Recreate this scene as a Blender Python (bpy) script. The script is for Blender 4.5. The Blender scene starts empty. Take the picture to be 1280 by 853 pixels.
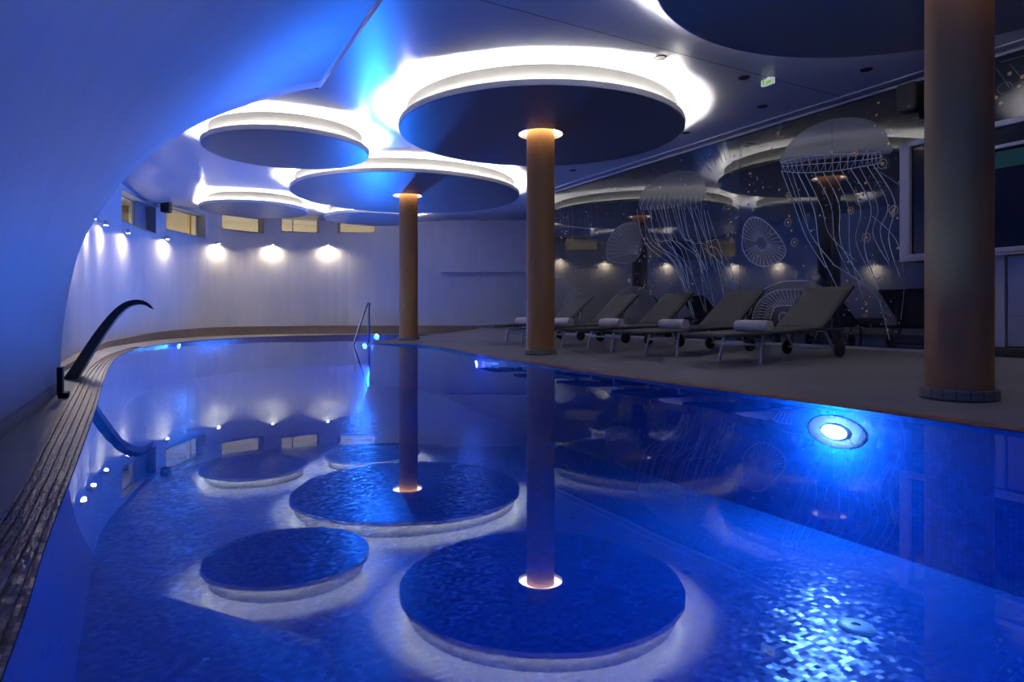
import bpy, math, random
from mathutils import Vector, Matrix
from mathutils.geometry import tessellate_polygon
random.seed(7)
SC = bpy.context.scene
COL = SC.collection
PI = math.pi
# ------------------------------------------------------------------ place axes
# s = across the pool towards the mural wall, t = along the mural wall, z = up (water at z = 0)
AN = math.atan2(.478, .878)
CN, SN = math.cos(AN), math.sin(AN)
F, H0, EYE = 808.0, 391.5, 0.6
def P(s, t, z=0.0): return Vector((s*CN - t*SN, s*SN + t*CN, z))
def st(x, y): return (x*CN + y*SN, -x*SN + y*CN)
def ray(px, py): return Vector(((px-640)/F, 1.0, (H0-py)/F))
def gp(px, py, z=0.0):                       # a measured point on a level plane
    d = ray(px, py); k = (z-EYE)/d.z
    return Vector((d.x*k, k, z))
def wp(px, py, s):                           # a measured point on the plane s = const
    d = ray(px, py); k = s/(d.x*CN + SN)
    return Vector((d.x*k, k, EYE + d.z*k))
ZC = 3.30                                    # ceiling
ZD = 3.03                                    # underside of the ceiling discs
WS = 7.60                                    # mural wall
def deck_z(s): return 0.012 + 0.036*max(0.0, s-3.72)

# ------------------------------------------------------------------ materials
def srgb(r, g, b):
    f = lambda c: (c/255/12.92) if c/255 <= .04045 else ((c/255+.055)/1.055)**2.4
    return (f(r), f(g), f(b), 1)
def mat(name, base, rough=.5, metal=0.0, spec=.5, ior=1.45, noise=None, bump=None, emit=None, coat=0):
    m = bpy.data.materials.new(name); m.use_nodes = True
    n = m.node_tree.nodes; l = m.node_tree.links
    b = n['Principled BSDF']
    b.inputs['Base Color'].default_value = base if len(base) == 4 else (*base, 1)
    b.inputs['Roughness'].default_value = rough
    b.inputs['Metallic'].default_value = metal
    b.inputs['Specular IOR Level'].default_value = spec
    b.inputs['IOR'].default_value = ior
    b.inputs['Coat Weight'].default_value = coat
    if emit:
        b.inputs['Emission Color'].default_value = (*emit[:3], 1)
        b.inputs['Emission Strength'].default_value = emit[3]
    if noise or bump:
        tc = n.new('ShaderNodeTexCoord')
    if noise:                                # (scale, amount, (stretch xyz), second colour)
        sc_, amt, stretch, c2 = noise
        mp = n.new('ShaderNodeMapping'); mp.inputs['Scale'].default_value = stretch
        nz = n.new('ShaderNodeTexNoise'); nz.inputs['Scale'].default_value = sc_
        nz.inputs['Detail'].default_value = 6; nz.inputs['Roughness'].default_value = .62
        cr = n.new('ShaderNodeValToRGB'); cr.color_ramp.elements[0].position = .32; cr.color_ramp.elements[1].position = .7
        mx = n.new('ShaderNodeMix'); mx.data_type = 'RGBA'
        l.new(tc.outputs['Object'], mp.inputs['Vector']); l.new(mp.outputs['Vector'], nz.inputs['Vector'])
        l.new(nz.outputs['Fac'], cr.inputs['Fac'])
        ml = n.new('ShaderNodeMath'); ml.operation = 'MULTIPLY'; ml.inputs[1].default_value = amt
        l.new(cr.outputs['Color'], ml.inputs[0]); l.new(ml.outputs[0], mx.inputs['Factor'])
        mx.inputs['A'].default_value = base if len(base) == 4 else (*base, 1)
        mx.inputs['B'].default_value = c2 if len(c2) == 4 else (*c2, 1)
        l.new(mx.outputs['Result'], b.inputs['Base Color'])
    if bump:                                 # (scale, strength, stretch)
        mp2 = n.new('ShaderNodeMapping'); mp2.inputs['Scale'].default_value = bump[2]
        nb = n.new('ShaderNodeTexNoise'); nb.inputs['Scale'].default_value = bump[0]; nb.inputs['Detail'].default_value = 5
        bp = n.new('ShaderNodeBump'); bp.inputs['Strength'].default_value = bump[1]; bp.inputs['Distance'].default_value = .02
        l.new(tc.outputs['Object'], mp2.inputs['Vector']); l.new(mp2.outputs['Vector'], nb.inputs['Vector'])
        l.new(nb.outputs['Fac'], bp.inputs['Height']); l.new(bp.outputs['Normal'], b.inputs['Normal'])
    return m
def emis(name, col, strength):
    m = bpy.data.materials.new(name); m.use_nodes = True
    n = m.node_tree.nodes; n.clear()
    e = n.new('ShaderNodeEmission'); o = n.new('ShaderNodeOutputMaterial')
    e.inputs['Color'].default_value = (*col, 1); e.inputs['Strength'].default_value = strength
    m.node_tree.links.new(e.outputs[0], o.inputs['Surface'])
    return m
def tile_mat(name, cols, size, rough, jitter, grout, use_uv=False, rot=AN, spec=.5, offset=.5):
    """small mosaic: a random shade and a random tiny tilt for every tile"""
    m = bpy.data.materials.new(name); m.use_nodes = True
    n = m.node_tree.nodes; l = m.node_tree.links; b = n['Principled BSDF']
    b.inputs['Roughness'].default_value = rough; b.inputs['Specular IOR Level'].default_value = spec
    tc = n.new('ShaderNodeTexCoord'); mp = n.new('ShaderNodeMapping')
    mp.inputs['Rotation'].default_value = (0, 0, 0 if use_uv else -rot)
    l.new(tc.outputs['UV' if use_uv else 'Object'], mp.inputs['Vector'])
    sx, sy = size
    sep = n.new('ShaderNodeSeparateXYZ'); l.new(mp.outputs['Vector'], sep.inputs[0])
    def M(op, a, bb=None):
        k = n.new('ShaderNodeMath'); k.operation = op
        for i, v in enumerate((a, bb)):
            if v is None: continue
            if isinstance(v, (int, float)): k.inputs[i].default_value = v
            else: l.new(v, k.inputs[i])
        return k.outputs[0]
    v = M('DIVIDE', sep.outputs['Y'], sy); row = M('FLOOR', v)
    odd = M('MULTIPLY', M('PINGPONG', row, 1.0), offset)
    u = M('ADD', M('DIVIDE', sep.outputs['X'], sx), odd); colm = M('FLOOR', u)
    fu, fv = M('FRACT', u), M('FRACT', v)
    g = M('MAXIMUM', M('ABSOLUTE', M('SUBTRACT', fu, .5)), M('ABSOLUTE', M('SUBTRACT', fv, .5)))
    isg = M('GREATER_THAN', g, .46)
    cb = n.new('ShaderNodeCombineXYZ'); l.new(colm, cb.inputs[0]); l.new(row, cb.inputs[1])
    zc = M('FLOOR', M('DIVIDE', sep.outputs['Z'], sy)); l.new(zc, cb.inputs[2])
    wn = n.new('ShaderNodeTexWhiteNoise'); l.new(cb.outputs[0], wn.inputs['Vector'])
    cr = n.new('ShaderNodeValToRGB'); el = cr.color_ramp.elements
    while len(el) < len(cols): el.new(.5)
    for i, c in enumerate(cols):
        el[i].position = i/(len(cols)-1); el[i].color = c
    l.new(wn.outputs['Value'], cr.inputs['Fac'])
    mx = n.new('ShaderNodeMix'); mx.data_type = 'RGBA'; mx.inputs['B'].default_value = grout
    l.new(isg, mx.inputs['Factor']); l.new(cr.outputs['Color'], mx.inputs['A'])
    l.new(mx.outputs['Result'], b.inputs['Base Color'])
    if jitter:
        vm = n.new('ShaderNodeVectorMath'); vm.operation = 'SUBTRACT'; l.new(wn.outputs['Color'], vm.inputs[0]); vm.inputs[1].default_value = (.5, .5, .5)
        vs = n.new('ShaderNodeVectorMath'); vs.operation = 'SCALE'; vs.inputs['Scale'].default_value = jitter; l.new(vm.outputs[0], vs.inputs[0])
        ge = n.new('ShaderNodeNewGeometry')
        va = n.new('ShaderNodeVectorMath'); va.operation = 'ADD'; l.new(ge.outputs['Normal'], va.inputs[0]); l.new(vs.outputs[0], va.inputs[1])
        vn = n.new('ShaderNodeVectorMath'); vn.operation = 'NORMALIZE'; l.new(va.outputs[0], vn.inputs[0])
        l.new(vn.outputs[0], b.inputs['Normal'])
    return m

M_ = {}
M_['plaster'] = mat('brushed plaster', (.62, .62, .63), .55, noise=(3.2, .45, (1, 1, .35), (.47, .47, .49)), bump=(7, .12, (1, 1, .25)))
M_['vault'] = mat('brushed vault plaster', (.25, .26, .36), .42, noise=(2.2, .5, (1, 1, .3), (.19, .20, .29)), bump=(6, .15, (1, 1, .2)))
M_['ceiling'] = mat('satin stretch ceiling', (.33, .33, .37), .28, spec=.5)
M_['plain'] = mat('plain dark wall', (.16, .16, .18), .6)
M_['cove'] = mat('white cove paint', (.5, .5, .49), .5)
M_['disc'] = mat('disc underside dark paint', (.13, .12, .12), .36, spec=.35, noise=(5, .5, (1, 1, 1), (.105, .097, .10)))
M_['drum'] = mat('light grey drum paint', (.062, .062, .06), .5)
M_['led'] = emis('cool white led strip', (1, .95, .87), 600)
M_['ring'] = emis('warm white ring light', (1, .74, .52), 10.0)
M_['bronze'] = mat('brushed copper bronze', (.44, .235, .092), .5, metal=.12, spec=.2, noise=(6, .55, (1, 1, .25), (.36, .18, .07)), bump=(18, .05, (1, 1, .15)))
M_['bronze_dark'] = mat('bronze shadow collar', (.20, .10, .05), .5, metal=.6)
M_['skirt'] = tile_mat('grey skirting tile', [(.17, .17, .17, 1), (.21, .21, .205, 1)], (.075, .5), .4, 0, (.05, .05, .05, 1), use_uv=True, offset=0)
M_['stone'] = mat('grey deck stone', (.27, .272, .28), .48, noise=(1.3, .7, (.35, 1, 1), (.165, .167, .172)), bump=(9, .08, (1, 1, 1)))
M_['rim'] = tile_mat('terracotta mosaic rim', [(.20, .09, .06, 1), (.34, .17, .11, 1), (.27, .16, .12, 1)], (.02, .02), .4, .1, (.10, .08, .07, 1), use_uv=True, offset=0)
M_['curb'] = tile_mat('brown mosaic curb', [(.16, .12, .085, 1), (.24, .18, .13, 1), (.20, .15, .11, 1)], (.03, .03), .4, .05, (.09, .075, .06, 1), use_uv=True, offset=0)
M_['grate'] = tile_mat('brown overflow grating', [(.12, .065, .04, 1), (.30, .18, .11, 1), (.20, .115, .07, 1), (.48, .32, .21, 1)], (.02, .011), .3, .35, (.02, .015, .012, 1), use_uv=True, spec=.6)
M_['pool'] = tile_mat('blue pool mosaic', [(.005, .095, .36, 1), (.008, .12, .42, 1), (.006, .105, .38, 1), (.012, .145, .46, 1)], (.027, .023), .28, .26, (.004, .05, .27, 1), spec=.35)
M_['poolwall'] = tile_mat('blue pool wall mosaic', [(.004, .075, .30, 1), (.008, .11, .40, 1), (.006, .09, .35, 1)], (.026, .026), .25, .15, (.004, .04, .22, 1), use_uv=True, offset=0)
M_['mural'] = mat('dark glossy mural glass', (.012, .012, .014), .03, spec=.5, ior=1.6, noise=(.55, .8, (1, 1, 1), (.010, .020, .042)))
M_['ink'] = mat('white mural line', (.62, .63, .63), .35)
M_['inkfaint'] = mat('faint mural line', (.14, .15, .17), .35)
M_['wash'] = mat('grey mural wash', (.055, .06, .07), .12)
M_['dome'] = mat('pale jellyfish wash', (.17, .18, .20), .12)
M_['amber'] = mat('amber mural dot', (.85, .52, .20), .35)
M_['steel'] = mat('brushed steel', (.55, .56, .58), .28, metal=1)
M_['darksteel'] = mat('dark spout steel', (.10, .11, .13), .35, metal=.55)
M_['black'] = mat('black plastic', (.006, .006, .007), .55)
M_['rubber'] = mat('wheel rubber', (.015, .015, .016), .6)
M_['alu'] = mat('silver aluminium tube', (.55, .55, .57), .35, metal=.7)
M_['sling'] = mat('charcoal sling fabric', (.046, .046, .052), .8, noise=(60, .4, (1, 1, 1), (.034, .034, .039)))
M_['towel'] = mat('cream towel', (.82, .76, .64), .95, bump=(60, .5, (1, 1, 1)))
M_['winframe'] = mat('grey window frame', (.25, .26, .28), .5)
M_['corridor'] = mat('beige corridor paint', (.60, .56, .46), .7)
M_['blind'] = mat('pale blind', (.55, .52, .46), .7)
M_['yellow'] = mat('yellow corridor post', (.55, .40, .12), .6)
M_['whiteframe'] = mat('pale grey screen frame', (.52, .52, .56), .4)
M_['screen'] = mat('dark screen glass', (.004, .005, .012), .12)
M_['screenteal'] = emis('teal picture band', (.02, .07, .10), .25)
M_['screenred'] = emis('red picture band', (.20, .008, .03), .35)
M_['doorsteel'] = mat('satin silver door', (.36, .37, .42), .35, metal=.6)
M_['groove'] = mat('ceiling joint', (.03, .03, .035), .6)
M_['trim'] = mat('pale wall trim', (.5, .5, .54), .35)
M_['signwhite'] = mat('white sign plastic', (.75, .75, .75), .4, emit=(.8, .85, .85, .25))
M_['signgreen'] = emis('lit green sign', (.35, .75, .12), .4)
M_['drainwhite'] = mat('white inlet cap', (.85, .88, .88), .4)
M_['haloplate'] = mat('lavender grey halo plate', (.10, .10, .12), .5)  # for the added plate that imitates the halo of light around a pool lamp
M_['spotlens'] = emis('warm spot lens', (1, .86, .62), 40)
M_['uw_lens'] = emis('blue white pool lamp lens', (.55, .82, 1), 20)
M_['uw_violet'] = emis('violet pool lamp lens', (.55, .45, 1), 18)
M_['uw_cyan'] = emis('cyan pool lamp lens', (.25, .6, 1), 14)
def glass():
    m = bpy.data.materials.new('window glass'); m.use_nodes = True
    n = m.node_tree.nodes; n.clear(); l = m.node_tree.links
    t = n.new('ShaderNodeBsdfTransparent'); g = n.new('ShaderNodeBsdfGlossy'); g.inputs['Roughness'].default_value = .02
    f = n.new('ShaderNodeFresnel'); f.inputs['IOR'].default_value = 1.45
    x = n.new('ShaderNodeMixShader'); o = n.new('ShaderNodeOutputMaterial')
    l.new(f.outputs[0], x.inputs[0]); l.new(t.outputs[0], x.inputs[1]); l.new(g.outputs[0], x.inputs[2]); l.new(x.outputs[0], o.inputs['Surface'])
    return m
M_['glass'] = glass()
def water():
    m = bpy.data.materials.new('still pool water'); m.use_nodes = True
    n = m.node_tree.nodes; n.clear(); l = m.node_tree.links
    t = n.new('ShaderNodeBsdfTransparent'); t.inputs['Color'].default_value = (.30, .58, 1, 1)
    g = n.new('ShaderNodeBsdfGlossy'); g.inputs['Roughness'].default_value = .012; g.inputs['Color'].default_value = (.74, .88, 1, 1)
    f = n.new('ShaderNodeFresnel'); f.inputs['IOR'].default_value = 2.05
    tc = n.new('ShaderNodeTexCoord'); nz = n.new('ShaderNodeTexNoise'); nz.inputs['Scale'].default_value = 1.3; nz.inputs['Detail'].default_value = 2
    bp = n.new('ShaderNodeBump'); bp.inputs['Strength'].default_value = .02; bp.inputs['Distance'].default_value = .05
    l.new(tc.outputs['Object'], nz.inputs['Vector']); l.new(nz.outputs['Fac'], bp.inputs['Height'])
    l.new(bp.outputs['Normal'], g.inputs['Normal'])
    x = n.new('ShaderNodeMixShader'); o = n.new('ShaderNodeOutputMaterial')
    l.new(f.outputs[0], x.inputs[0]); l.new(t.outputs[0], x.inputs[1]); l.new(g.outputs[0], x.inputs[2]); l.new(x.outputs[0], o.inputs['Surface'])
    return m
M_['water'] = water()

# ------------------------------------------------------------------ mesh helpers
class MB:
    def __init__(self): self.v = []; self.f = []; self.uv = []
    def quad(self, pts, uv=None):
        b = len(self.v); self.v += [tuple(p) for p in pts]; self.f.append(tuple(range(b, b+len(pts))))
        self.uv.append(uv or [(0, 0)]*len(pts)); return self
    def box(self, c, d, mtx=None):
        x, y, z = (k/2 for k in d); c = Vector(c); b = len(self.v)
        for sx in (-1, 1):
            for sy in (-1, 1):
                for sz in (-1, 1):
                    p = Vector((sx*x, sy*y, sz*z))
                    if mtx is not None: p = mtx @ p
                    self.v.append(tuple(c + p))
        for q in ((0, 1, 3, 2), (4, 6, 7, 5), (0, 4, 5, 1), (2, 3, 7, 6), (0, 2, 6, 4), (1, 5, 7, 3)):
            self.f.append(tuple(b+i for i in q)); self.uv.append([(0, 0)]*4)
        return self
    def lathe(self, prof, n=64, c=(0, 0, 0), axis='z', close=False):
        b = len(self.v); c = Vector(c); k = len(prof)
        acc = [0]
        for i in range(1, k): acc.append(acc[-1] + math.dist(prof[i-1], prof[i]))
        for j in range(n):
            a = 2*PI*j/n
            for r, z in prof:
                if axis == 'z': p = Vector((r*math.cos(a), r*math.sin(a), z))
                elif axis == 'y': p = Vector((r*math.cos(a), z, r*math.sin(a)))
                else: p = Vector((z, r*math.cos(a), r*math.sin(a)))
                self.v.append(tuple(c+p))
        rm = max(p[0] for p in prof)
        for j in range(n):
            j2 = (j+1) % n
            for i in range(k-1 if not close else k):
                i2 = (i+1) % k
                self.f.append((b+j*k+i, b+j2*k+i, b+j2*k+i2, b+j*k+i2))
                u0, u1 = 2*PI*rm*j/n, 2*PI*rm*(j+1)/n
                va = acc[i]; vb = acc[i2] if i2 else va
                self.uv.append([(u0, va), (u1, va), (u1, vb), (u0, vb)])
        if not close:
            for e in (0, k-1):
                if prof[e][0] > 1e-5:
                    ring = [b+j*k+e for j in range(n)]
                    self.f.append(tuple(ring if e else ring[::-1])); self.uv.append([(0, 0)]*n)
        return self
    def tube(self, pts, r, n=10, rs=None):
        pts = [Vector(p) for p in pts]; b = len(self.v); k = len(pts)
        d0 = (pts[1]-pts[0]).normalized(); up = Vector((0, 0, 1)) if abs(d0.z) < .9 else Vector((1, 0, 0))
        nrm = d0.cross(up).normalized()
        for i, p in enumerate(pts):
            d = ((pts[min(i+1, k-1)]-p).normalized() + (p-pts[max(i-1, 0)]).normalized()).normalized()
            nrm = (nrm - d*nrm.dot(d)).normalized(); bi = d.cross(nrm)
            rr = rs[i] if rs else r
            for j in range(n):
                a = 2*PI*j/n; self.v.append(tuple(p + nrm*(rr*math.cos(a)) + bi*(rr*math.sin(a))))
        for i in range(k-1):
            for j in range(n):
                j2 = (j+1) % n
                self.f.append((b+i*n+j, b+i*n+j2, b+(i+1)*n+j2, b+(i+1)*n+j)); self.uv.append([(0, 0)]*4)
        self.f.append(tuple(b+j for j in range(n))[::-1]); self.uv.append([(0, 0)]*n)
        self.f.append(tuple(b+(k-1)*n+j for j in range(n))); self.uv.append([(0, 0)]*n)
        return self
    def build(self, name, m, parent=None, smooth=False, bevel=0, solid=0, kind=None, at=None):
        me = bpy.data.meshes.new(name); me.from_pydata(self.v, [], self.f)
        ul = me.uv_layers.new(name='UVMap'); i = 0
        for uvs in self.uv:
            for q in uvs: ul.data[i].uv = q; i += 1
        me.materials.append(m)
        if smooth: me.polygons.foreach_set('use_smooth', [True]*len(me.polygons))
        o = bpy.data.objects.new(name, me); COL.objects.link(o)
        if at is not None:
            at = Vector(at); me.transform(Matrix.Translation(-at)); o.location = at
        if parent is not None:
            o.parent = parent
        if smooth:
            sp_ = o.modifiers.new('edges', 'EDGE_SPLIT'); sp_.split_angle = math.radians(38)
        if bevel:
            bv = o.modifiers.new('bevel', 'BEVEL'); bv.width = bevel; bv.segments = 2; bv.limit_method = 'ANGLE'
        if solid:
            sm = o.modifiers.new('solid', 'SOLIDIFY'); sm.thickness = abs(solid); sm.offset = 1 if solid > 0 else -1
        if kind: o['kind'] = kind
        return o
def tag(o, label, cat, group=None, kind=None):
    o['label'] = label; o['category'] = cat
    if group: o['group'] = group
    if kind: o['kind'] = kind
    return o
def thing(name, label, cat, loc=(0, 0, 0), rz=0, group=None):
    o = bpy.data.objects.new(name, None); COL.objects.link(o)
    o.location = loc; o.rotation_euler = (0, 0, rz); o.empty_display_size = .1
    return tag(o, label, cat, group)
def copy_tree(o, parent=None):
    c = o.copy(); COL.objects.link(c)
    if parent is not None: c.parent = parent
    for ch in list(o.children): copy_tree(ch, c)
    return c
def struct(mb, name, m, **k): return mb.build(name, m, kind='structure', **k)
def smooth_path(pts, sub=6, closed=False):
    """Catmull-Rom through the points"""
    out = []; n = len(pts)
    for i in range(n if closed else n-1):
        g = lambda j: Vector(pts[j % n]) if closed else Vector(pts[max(0, min(n-1, j))])
        p0, p1, p2, p3 = g(i-1), g(i), g(i+1), g(i+2)
        for k in range(sub):
            u = k/sub
            out.append(.5*((2*p1) + (p2-p0)*u + (2*p0-5*p1+4*p2-p3)*u*u + (3*p1-p0-3*p2+p3)*u**3))
    if not closed: out.append(Vector(pts[-1]))
    return out
def fill(poly, zf):
    """a flat (or gently sloping) polygon, triangulated"""
    mb = MB(); tri = tessellate_polygon([[Vector((p[0], p[1], 0)) for p in poly]])
    mb.v = [(p[0], p[1], zf(p)) for p in poly]
    for a, b, c in tri:
        A_, B_, C_ = (Vector(mb.v[i]) for i in (a, b, c))
        if (B_-A_).cross(C_-A_).z < 0: b, c = c, b
        mb.f.append((a, b, c)); mb.uv.append([(mb.v[i][0], mb.v[i][1]) for i in (a, b, c)])
    return mb
def wall_strip(path, z0, z1, uvoff=0):
    mb = MB(); u = uvoff
    for a, b in zip(path[:-1], path[1:]):
        a = Vector((a[0], a[1])); b = Vector((b[0], b[1])); d = (b-a).length
        za0, zb0 = (z0(a), z0(b)) if callable(z0) else (z0, z0)
        za1, zb1 = (z1(a), z1(b)) if callable(z1) else (z1, z1)
        mb.quad([(a.x, a.y, za0), (b.x, b.y, zb0), (b.x, b.y, zb1), (a.x, a.y, za1)],
                [(u, za0), (u+d, zb0), (u+d, zb1), (u, za1)]); u += d
    return mb
def offset_path(path, w):
    """shift a path sideways (to its left for w > 0)"""
    out = []; n = len(path)
    for i, p in enumerate(path):
        a = path[max(0, i-1)]; b = path[min(n-1, i+1)]
        d = Vector((b[0]-a[0], b[1]-a[1])).normalized()
        out.append(Vector((p[0]-d.y*w, p[1]+d.x*w)))
    return out
def ribbon(pa, pb, za, zb):
    mb = MB(); u = 0
    for i in range(len(pa)-1):
        d = math.dist(pa[i][:2], pa[i+1][:2]); w = math.dist(pa[i][:2], pb[i][:2])
        f = lambda p, z: (p[0], p[1], z(p) if callable(z) else z)
        mb.quad([f(pa[i], za), f(pa[i+1], za), f(pb[i+1], zb), f(pb[i], zb)], [(u, 0), (u+d, 0), (u+d, w), (u, w)]); u += d
    return mb

# ------------------------------------------------------------------ outlines
TB = -3.6                                    # the room's end behind the viewer (t)
PB = -2.4                                    # the pool's end behind the viewer
left_pts = [P(-.20, PB)[:2], P(-.20, -.6)[:2], (-.83, 1.05), (-1.21, 1.68), (-1.82, 2.72), (-2.63, 4.09), (-3.9, 6.2), (-5.05, 8.2), (-5.8, 9.7), (-6.4, 11.2), (-6.72, 12.6),
            (-6.8, 14.0), (-6.55, 15.4), (-5.9, 16.7), (-4.9, 17.55), (-3.6, 17.95), (-2.2, 18.05), (-.95, 18.0)]
left_path = smooth_path([Vector((*p, 0)) for p in left_pts], 5)
tongue_pts = [(-.95, 18.0), (-1.25, 17.0), (-1.72, 15.7), (-2.3, 14.4), (-2.72, 13.5), (-2.84, 13.0), (-2.74, 12.6), (-2.35, 12.25), (-1.72, 11.7), (-1.04, 10.5), (-.55, 9.25), (.186, 7.6)]
right_pts = tongue_pts + [tuple(P(3.72, 5.6)[:2]), tuple(P(3.72, 4.0)[:2]), tuple(P(3.72, 2.0)[:2]), tuple(P(3.72, 0)[:2]), tuple(P(3.72, PB)[:2])]
right_path = smooth_path([Vector((*p, 0)) for p in right_pts], 5)
pool_outline = left_path + right_path[1:]
wall_px = [(157, 12.6), (182, 13.9), (210, 15.0), (255, 16.6), (320, 18.0), (410, 18.9), (470, 19.0), (560, 19.05), (660, 19.05)]
back_ctrl = [(-3.7, 4.4), (-4.2, 5.6), (-4.85, 6.9), (-5.75, 8.5), (-6.6, 10.1), (-7.15, 11.3)] + [((p-640)/F*d, d) for p, d in wall_px] + [(2.5, 19.05)]
back_path = smooth_path([Vector((*p, 0)) for p in back_ctrl], 8)
def ceil_z(p):
    k = max(0, min(1, (-p[0]-6.4)/1.6)); k = k*k*(3-2*k)
    g = max(0, min(1, (p[1]-13.6)/3.2)); g = g*g*(3-2*g)
    return ZC - .30*k*(1-.85*g)
def dz(p): return deck_z(st(p[0], p[1])[0])
def back_on_ray(px):
    dx = (px-640)/F
    for a, b in zip(back_path[:-1], back_path[1:]):
        fa, fb = a.x-dx*a.y, b.x-dx*b.y
        if fa <= 0 < fb or fb <= 0 < fa:
            k = fa/(fa-fb); q = a.lerp(b, k)
            return q, (b-a).normalized()
def back_pt(px, py):
    q, d = back_on_ray(px)
    return Vector((q.x, q.y, EYE + (H0-py)/F*q.y)), d

# ------------------------------------------------------------------ pool
PD = -.80
struct(fill(pool_outline, lambda p: PD), 'floor_pool', M_['pool'])
struct(wall_strip(left_path, PD, .0), 'wall_pool_left', M_['poolwall'])
struct(wall_strip(right_path, PD, dz), 'wall_pool_right', M_['poolwall'])
struct(wall_strip([right_path[-1], left_path[0]], PD, .0), 'wall_pool_near', M_['poolwall'])
w = fill(pool_outline, lambda p: 0.0).build('pool_water', M_['water'])
tag(w, 'still blue water filling the curved indoor pool', 'water', kind='stuff')

# deck on the mural side, sloping gently up to the wall
deck_poly = [p for p in right_path] + [P(3.72, TB), P(WS+.3, TB), P(WS+.3, 12.5), Vector((2.6, 12.5+2)), Vector((2.6, 19.2, 0)), Vector((-.95, 19.2, 0))]
d_ = fill(deck_poly, dz); struct(d_, 'floor', M_['stone'])
# mosaic rim along the deck side of the pool edge
rim_in = right_path; rim_out = offset_path(right_path, .13)
struct(ribbon(rim_in, rim_out, lambda p: dz(p)+.004, lambda p: dz(p)+.004), 'trim_1', M_['rim'])
# deck behind the viewer and the walkway along the vault
struct(fill([P(-1.2, TB), P(3.72, TB), P(3.72, PB), P(-.20, PB), P(-1.2, PB)], lambda p: .0), 'floor_near', M_['stone'])
gr_out_pts = [P(-.40, PB)[:2], P(-.40, -.6)[:2], (-1.02, .95), (-1.485, 1.875), (-2.2, 3.05), (-3.07, 4.47), (-4.3, 6.5), (-5.3, 8.32), (-6.0, 9.8), (-6.56, 11.2), (-6.86, 12.6), (-6.93, 14.05),
              (-6.66, 15.5), (-5.97, 16.82), (-4.93, 17.68), (-3.6, 18.08), (-2.2, 18.18), (-.95, 18.13)]
gr_out = smooth_path([Vector((*p, 0)) for p in gr_out_pts], 5)
NG = 5*9
def at_z(path, z): return [Vector((p[0], p[1], z)) for p in path]
g_in, g_out = left_path[:NG+1], gr_out[:NG+1]
gr = ribbon(g_in, g_out, .006, .006).build('overflow_grating', M_['grate'])
tag(gr, 'brown mosaic overflow grating strip along the left pool edge', 'drain grating')
slots = MB()
for k in (.12, .3, .5, .7, .88):
    a = [p.lerp(q, k-.018) for p, q in zip(g_in, g_out)]; b = [p.lerp(q, k+.018) for p, q in zip(g_in, g_out)]
    slots.quad  # channel grooves between the bars
    r = ribbon(a, b, .011, .011); off = len(slots.v); slots.v += r.v; slots.f += [tuple(i+off for i in f) for f in r.f]; slots.uv += r.uv
slots.build('channel_rib', M_['grate'], gr, solid=.006)
struct(ribbon(left_path[NG:], gr_out[NG:], .006, .006), 'trim_2', M_['rim'])
# walkway between grating and walls: out to the vault / back wall
outer = []
for p in gr_out:
    best = None
    outer.append(p)
walk_poly = list(gr_out) + [Vector((-.95, 19.3, 0))] + [p for p in reversed(back_path) if p.x < -1.0] + [P(-1.3, 4.6), P(-1.3, PB)]
struct(fill(walk_poly, lambda p: .0), 'floor_walkway', M_['stone'])
# curb at the foot of the back wall, rising with the deck
bp_idx = [p for p in back_path if p.y > 6.0]
inner = offset_path(bp_idx, -.10)
def curb_top(p): return max(.055, min(.23, .055 + .022*max(0, p[1]-9)))
cb = wall_strip(inner, 0, curb_top); rb = ribbon(inner, bp_idx, curb_top, curb_top)
off = len(cb.v); cb.v += rb.v; cb.f += [tuple(i+off for i in f) for f in rb.f]; cb.uv += rb.uv
struct(cb, 'baseboard_back', M_['curb'])

# ------------------------------------------------------------------ vault
SJ, VW, VZ = 1.69, 2.37, ZC
contour = [(75, 480), (76, 450), (80, 400), (88, 355), (100, 310), (112, 286), (125, 265), (144, 238), (165, 215), (200, 186), (230, 165), (265, 148), (300, 135), (350, 120), (380, 112), (396, 108.3)]
edge = []
for px, py in contour:
    d = ray(px, py); l_ = .1
    while l_ < 30:
        s = l_*(d.x*CN+SN); z = EYE + l_*d.z
        if (max(0, SJ-s)/VW)**2 + (abs(z)/VZ)**2 >= 1: break
        l_ += .004
    q = d*l_; edge.append((math.asin(max(0, min(1, z/VZ))), st(q.x, q.y)[1]))
edge.sort(); edge[0] = (0, edge[0][1]); 
def t_edge(th):
    if th <= edge[0][0]: return edge[0][1]
    for (a, ta), (b, tb) in zip(edge[:-1], edge[1:]):
        if a <= th <= b: return ta + (tb-ta)*(th-a)/(b-a+1e-9)
    return edge[-1][1] + (8.02-edge[-1][1])*(th-edge[-1][0])/(PI/2-edge[-1][0]+1e-9)
vm = MB(); NT, NU = 64, 40
te = [t_edge(PI/2*i/NT) for i in range(NT+1)]
te = [sum(te[max(0, min(NT, i+k))] for k in (-1, 0, 1))/3 for i in range(NT+1)]
for i in range(NT+1):
    th = PI/2*i/NT; s = SJ - VW*math.cos(th); z = VZ*math.sin(th)
    for j in range(NU+1):
        vm.v.append(tuple(P(s, TB + (te[i]-TB)*j/NU, z)))
for i in range(NT):
    for j in range(NU):
        a = i*(NU+1)+j; vm.f.append((a, a+1, a+NU+2, a+NU+1)); vm.uv.append([(0, 0)]*4)
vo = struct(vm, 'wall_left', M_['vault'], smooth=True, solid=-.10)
# groove and skirting along the vault foot
sk = MB()
for t0, t1 in ((PB, 0), (0, 3), (3, 5.9)):
    sk.quad([P(-.665, t0, .0), P(-.665, t1, .0), P(-.672, t1, .075), P(-.672, t0, .075)])
struct(sk, 'baseboard_left', mat('dark skirting', (.10, .10, .11), .5))

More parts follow.
